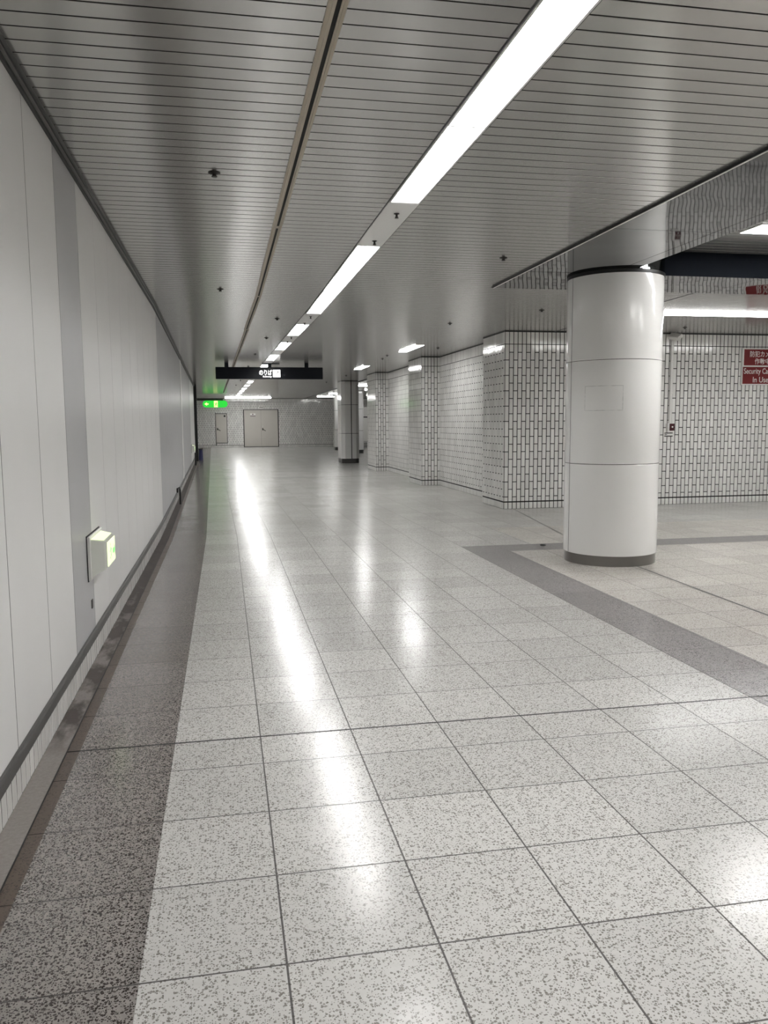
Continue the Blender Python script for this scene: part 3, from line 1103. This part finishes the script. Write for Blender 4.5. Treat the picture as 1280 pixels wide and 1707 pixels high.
# hanging direction sign
YS = 19.3
sg = thing('direction_sign', (0, 0, 0), 'long black hanging sign with white lettering and arrow square', 'sign')
mb = MB()
mb.box(-0.152, 2.330, YS, YS + 0.12, 2.397, 2.672, 'sign_black', bev=0.004)
mb.build('board', sg)
for xx in (0.10, 1.95):
    mb = MB()
    mb.box(xx - 0.045, xx + 0.045, YS + 0.02, YS + 0.10, 2.672, H, 'sign_black')
    mb.build('post', sg)
mb = MB()
mb.box(1.05, 1.13, YS + 0.02, YS + 0.10, 2.672, 2.742, 'sign_black')
mb.box(0.91, 1.32, YS - 0.02, YS + 0.14, 2.742, 2.760, 'sign_black')
mb.build('mounting_plate', sg)
text_mesh('lettering', '\u306e\u308a\u3070', 0.845, 2.487, 0.295, 0.125, YS - 0.003, 'sign_lit', sg, 0.003, 0.016)
text_mesh('lettering', 'Subway', 0.925, 2.425, 0.212, 0.052, YS - 0.003, 'sign_lit', sg, 0.003, 0.014)
mb = MB()
mb.box(1.16, 1.332, YS - 0.004, YS, 2.440, 2.612, 'sign_lit', bev=0.0015)
sq = mb.build('arrow_panel', sg)
mb = MB()
ya = YS - 0.006
mb.add([(1.195, ya, 2.483), (1.205, ya, 2.473), (1.287, ya, 2.555), (1.277, ya, 2.565)], [(0, 1, 2, 3)], 'sign_dark_mark')
mb.add([(1.297, ya, 2.575), (1.243, ya, 2.575), (1.243, ya, 2.561), (1.283, ya, 2.561), (1.283, ya, 2.521), (1.297, ya, 2.521)], [(0, 1, 2, 3), (0, 3, 4, 5)], 'sign_dark_mark')
mb.build('arrow', sq)

# red security camera sign on the tiled wall
YT = 12.085
ss = thing('security_sign', (0, 0, 0), 'red and white two-panel sign on the tiled wall at right photo edge', 'sign')
mb = MB()
mb.box(8.372, 9.075, YT, YT + 0.036, 1.945, 2.540, 'white', bev=0.003)
mb.build('board', ss)
mb = MB()
mb.box(8.400, 9.058, YT - 0.003, YT, 2.262, 2.522, 'red')
p1 = mb.build('red_panel', ss)
mb = MB()
mb.box(8.386, 9.062, YT - 0.003, YT, 1.962, 2.238, 'red')
p2 = mb.build('red_panel', ss)
text_mesh('lettering', '\u9632\u72af\u30ab\u30e1\u30e9', 8.505, 2.398, 0.455, 0.098, YT - 0.005, 'white', p1, 0.002, 0.01)
text_mesh('lettering', '\u4f5c\u52d5\u4e2d', 8.595, 2.280, 0.275, 0.098, YT - 0.005, 'white', p1, 0.002, 0.01)
text_mesh('lettering', 'Security Camera', 8.405, 2.098, 0.640, 0.118, YT - 0.005, 'white', p2, 0.002, 0.006)
text_mesh('lettering', 'In Use', 8.575, 1.985, 0.285, 0.090, YT - 0.005, 'white', p2, 0.002, 0.006)

# alarm call point, its plate, conduit and the small camera above it
al = thing('alarm_button', (0, 0, 0), 'dark red alarm button box on tiles beside the round column', 'alarm')
mb = MB()
mb.box(7.060, 7.172, 12.07, 12.122, 1.180, 1.325, 'white', bev=0.003)
mb.build('back_box', al)
mb = MB()
mb.box(7.092, 7.170, 12.052, 12.07, 1.208, 1.322, 'maroon', bev=0.003)
mb.build('cover', al)
mb = MB()
mb.lathe([(0.013, 0.0), (0.013, 0.006), (0.0, 0.008)], 'white', seg=16)
o = mb.build('button', al)
o.matrix_world = Matrix.Translation((7.132, 12.052, 1.268)) @ Matrix.Rotation(PI / 2, 4, 'X')
mb = MB()
mb.box(7.030, 7.176, 12.112, 12.123, 1.112, 1.176, 'white')
mb.box(7.030, 7.176, 12.110, 12.112, 1.162, 1.176, 'black')
mb.box(7.030, 7.176, 12.110, 12.112, 1.112, 1.127, 'black')
mb.box(7.034, 7.075, 12.110, 12.112, 1.140, 1.150, 'charcoal')
tag(mb.build('label_plate'), 'small white label strip with black edges under the red alarm button', 'label', kind='thing')
cd = thing('conduit', (0, 0, 0), 'thin white vertical conduit running down the tiles to the alarm button', 'pipe')
mb = MB()
mb.box(7.100, 7.142, 12.098, 12.122, 1.327, 2.66, 'white', bev=0.004)
mb.build('cover_channel', cd)
for zz in (1.8, 2.3):
    mb = MB()
    mb.box(7.094, 7.148, 12.094, 12.122, zz, zz + 0.02, 'white', bev=0.002)
    mb.build('clip', cd)
wc = thing('wall_camera', (7.10, 12.0, 2.70), 'small white camera housing tilted under the ceiling at conduit top', 'camera')
mb = MB()
mb.box(-0.055, 0.055, -0.10, 0.10, -0.032, 0.032, 'white', bev=0.006)
o = mb.build('housing', wc)
o.rotation_euler = (math.radians(14), math.radians(-36), 0.25)
mb = MB()
mb.tube([(0.02, 0.03, 0.02), (0.03, 0.06, 0.045), (0.03, 0.06, 0.066)], 0.012, 'white')
mb.build('bracket', wc)


# ------------------------------------------------------------------ low emergency exit lights on the left wall
def running_man(mbx, ox, oz, s, y, m):
    """simple figure running, in the x-z plane facing -Y"""
    def seg(a, b, r):
        a, b = Vector(a), Vector(b)
        d = (b - a).normalized()
        q = Vector((-d.y, d.x)) * r
        mbx.add([(ox + s * p.x, y, oz + s * p.y) for p in (a - q, b - q, b + q, a + q)], [(0, 1, 2, 3)], m)
    n = 12
    mbx.add([(ox + s * (0.58 + 0.09 * math.cos(2 * PI * i / n)), y, oz + s * (0.86 + 0.09 * math.sin(2 * PI * i / n))) for i in range(n)], [tuple(range(n))], m)
    seg((0.55, 0.74), (0.45, 0.42), 0.085)
    seg((0.54, 0.70), (0.30, 0.58), 0.04)
    seg((0.30, 0.58), (0.22, 0.70), 0.035)
    seg((0.54, 0.70), (0.74, 0.52), 0.04)
    seg((0.74, 0.52), (0.86, 0.60), 0.035)
    seg((0.46, 0.42), (0.30, 0.28), 0.05)
    seg((0.30, 0.28), (0.34, 0.06), 0.045)
    seg((0.46, 0.42), (0.66, 0.26), 0.05)
    seg((0.66, 0.26), (0.86, 0.24), 0.045)


def low_exit(label):
    """emergency light projecting from a wall plane at local x = 0 towards +x; y runs along the wall, its lit end faces +x"""
    t = thing('exit_light', (0, 0, 0), label, 'exit light', 'low emergency exit lights on the left wall')
    f = MB()
    f.box(0.0, 0.005, -0.234, 0.234, -0.129, 0.129, 'black')
    tag(f.build('gasket', t), 'thin black gasket')
    f = MB()
    f.box(0.005, 0.019, -0.23, 0.23, -0.125, 0.125, 'white', bev=0.004)
    f.build('back_plate', t)
    g = MB()
    # hood tapering outwards
    prof0 = [(-0.20, -0.105), (0.20, -0.105), (0.20, 0.105), (-0.20, 0.105)]
    prof1 = [(-0.165, -0.075), (0.165, -0.075), (0.165, 0.092), (-0.165, 0.092)]
    prof2 = [(-0.150, -0.062), (0.150, -0.062), (0.150, 0.082), (-0.150, 0.082)]
    vs = [(0.019, a, b) for a, b in prof0] + [(0.085, a, b) for a, b in prof1] + [(0.098, a, b) for a, b in prof2]
    fs = [(0, 1, 2, 3)] + [(i, (i + 1) % 4, 4 + (i + 1) % 4, 4 + i) for i in range(4)] + [(4 + i, 4 + (i + 1) % 4, 8 + (i + 1) % 4, 8 + i) for i in range(4)] + [(11, 10, 9, 8)]
    g.add(vs, fs, 'acrylic')
    g.build('hood', t)
    q = MB()
    q.box(0.098, 0.103, -0.148, 0.148, -0.060, 0.080, 'exit_face', bev=0.001)
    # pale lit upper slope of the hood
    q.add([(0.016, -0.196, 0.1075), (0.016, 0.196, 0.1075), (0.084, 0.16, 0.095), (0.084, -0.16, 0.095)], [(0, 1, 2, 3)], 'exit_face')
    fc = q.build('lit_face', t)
    p = MB()
    p2 = MB()
    running_man(p2, 0, 0, 0.125, 0, 'exit_mark')
    p.add([(0.1045, 0.02 - v[0], v[2] - 0.052) for v in p2.v], p2.f, 'exit_mark')
    p.add([(0.1045, 0.03, -0.01), (0.1045, 0.03, 0.02), (0.1045, 0.09, 0.02), (0.1045, 0.09, 0.045), (0.1045, 0.138, 0.005), (0.1045, 0.09, -0.035), (0.1045, 0.09, -0.01)], [(0, 1, 2, 3, 4, 5, 6)], 'exit_mark')
    p.build('pictogram', fc)
    return t


le = low_exit('boxy pale green emergency exit light low on the near grey wall panel')
le.location = (-0.770, 4.93, 0.632)
copy_thing(le, (bx(-0.770, 25.3), 25.3, 0.62), 'tiny white emergency exit light low on far end of left wall', BEND)

mb = MB()
mb.box(-0.770, -0.765, 4.775, 4.81, 0.335, 0.385, 'charcoal', bev=0.001)
tag(mb.build('wall_plate'), 'small dark plate on the grey panel below the exit light', 'plate', kind='thing')

# drain pipe stub on the bumper rail
xr = bx(-0.735, 14.3)
mb = MB()
mb.tube([(xr - 0.02, 14.3, 0.20), (xr - 0.02, 14.3, 0.27), (xr + 0.015, 14.3, 0.29), (xr + 0.022, 14.3, 0.25), (xr + 0.022, 14.3, 0.0)], 0.016, 'black')
tag(mb.build('drain_pipe'), 'thin black bent pipe standing over the bumper rail by the left wall', 'pipe', kind='thing')
mb = MB()
xr = bx(-0.735, 27.6)
mb.box(xr + 0.0, xr + 0.05, 27.5, 27.6, 0.0, 0.42, 'black', bev=0.004)
tag(mb.build('rail_post'), 'short black post at rail end below the far exit light', 'post', kind='thing')
mb = MB()
mb.lathe([(0.0, 0.42), (0.05, 0.42), (0.07, 0.38), (0.085, 0.0), (0.0, 0.0)], 'blue', (-0.88, 31.4, 0), 16)
mb.lathe([(0.088, 0.40), (0.088, 0.43), (0.0, 0.45)], 'charcoal', (-0.88, 31.4, 0), 16)
tag(mb.build('waste_bin'), 'small dark blue bin behind the corner post of left wall', 'bin', kind='thing')

# green exit sign at the far left
YE = 41.0
eg = thing('exit_sign', (0, 0, 0), 'lit green capsule-shaped exit sign bracketed out at far left', 'exit sign')


def capsule(x0, x1, z0, z1, n=10):
    r = (z1 - z0) / 2
    zc = (z0 + z1) / 2
    return [(x1 - r + r * math.cos(a), zc + r * math.sin(a)) for a in [-PI / 2 + PI * i / n for i in range(n + 1)]] + \
           [(x0 + r + r * math.cos(a), zc + r * math.sin(a)) for a in [PI / 2 + PI * i / n for i in range(n + 1)]]


mb = MB()
mb.extrude_y(capsule(-0.985, 0.215, 2.15, 2.49), YE, YE + 0.12, 'exit_green')
mb.build('body', eg)
mb = MB()
mb.extrude_y([(-0.44, 2.165), (-0.26, 2.165), (-0.26, 2.475), (-0.44, 2.475)], YE - 0.004, YE, 'exit_pale')
pg = mb.build('pictogram', eg)
mb = MB()
running_man(mb, -0.475, 2.175, 0.26, YE - 0.007, 'exit_green')
mb.build('figure', pg)
mb = MB()
mb.add([(-0.90, YE - 0.003, 2.32), (-0.78, YE - 0.003, 2.40), (-0.78, YE - 0.003, 2.345), (-0.70, YE - 0.003, 2.345), (-0.70, YE - 0.003, 2.295), (-0.78, YE - 0.003, 2.295), (-0.78, YE - 0.003, 2.24)], [(0, 1, 2, 3, 4, 5, 6)], 'exit_pale')
mb.build('arrow', eg)
mb = MB()
mb.box(-1.42, 0.0, YE + 0.03, YE + 0.09, 2.49, 2.60, 'charcoal', bev=0.004)
mb.box(-1.42, -0.98, YE + 0.0, YE + 0.12, 2.33, 2.44, 'white', bev=0.01)
mb.build('bracket', eg)

# bits on the floor
mb = MB()
mb.lathe([(0.0, 0.012), (0.02, 0.012), (0.032, 0.006), (0.034, 0.0005)], 'black', (3.461, 8.446, 0), 12)
tag(mb.build('floor_stud'), 'small black stud on the grey floor band left of the column', 'stud', kind='thing')
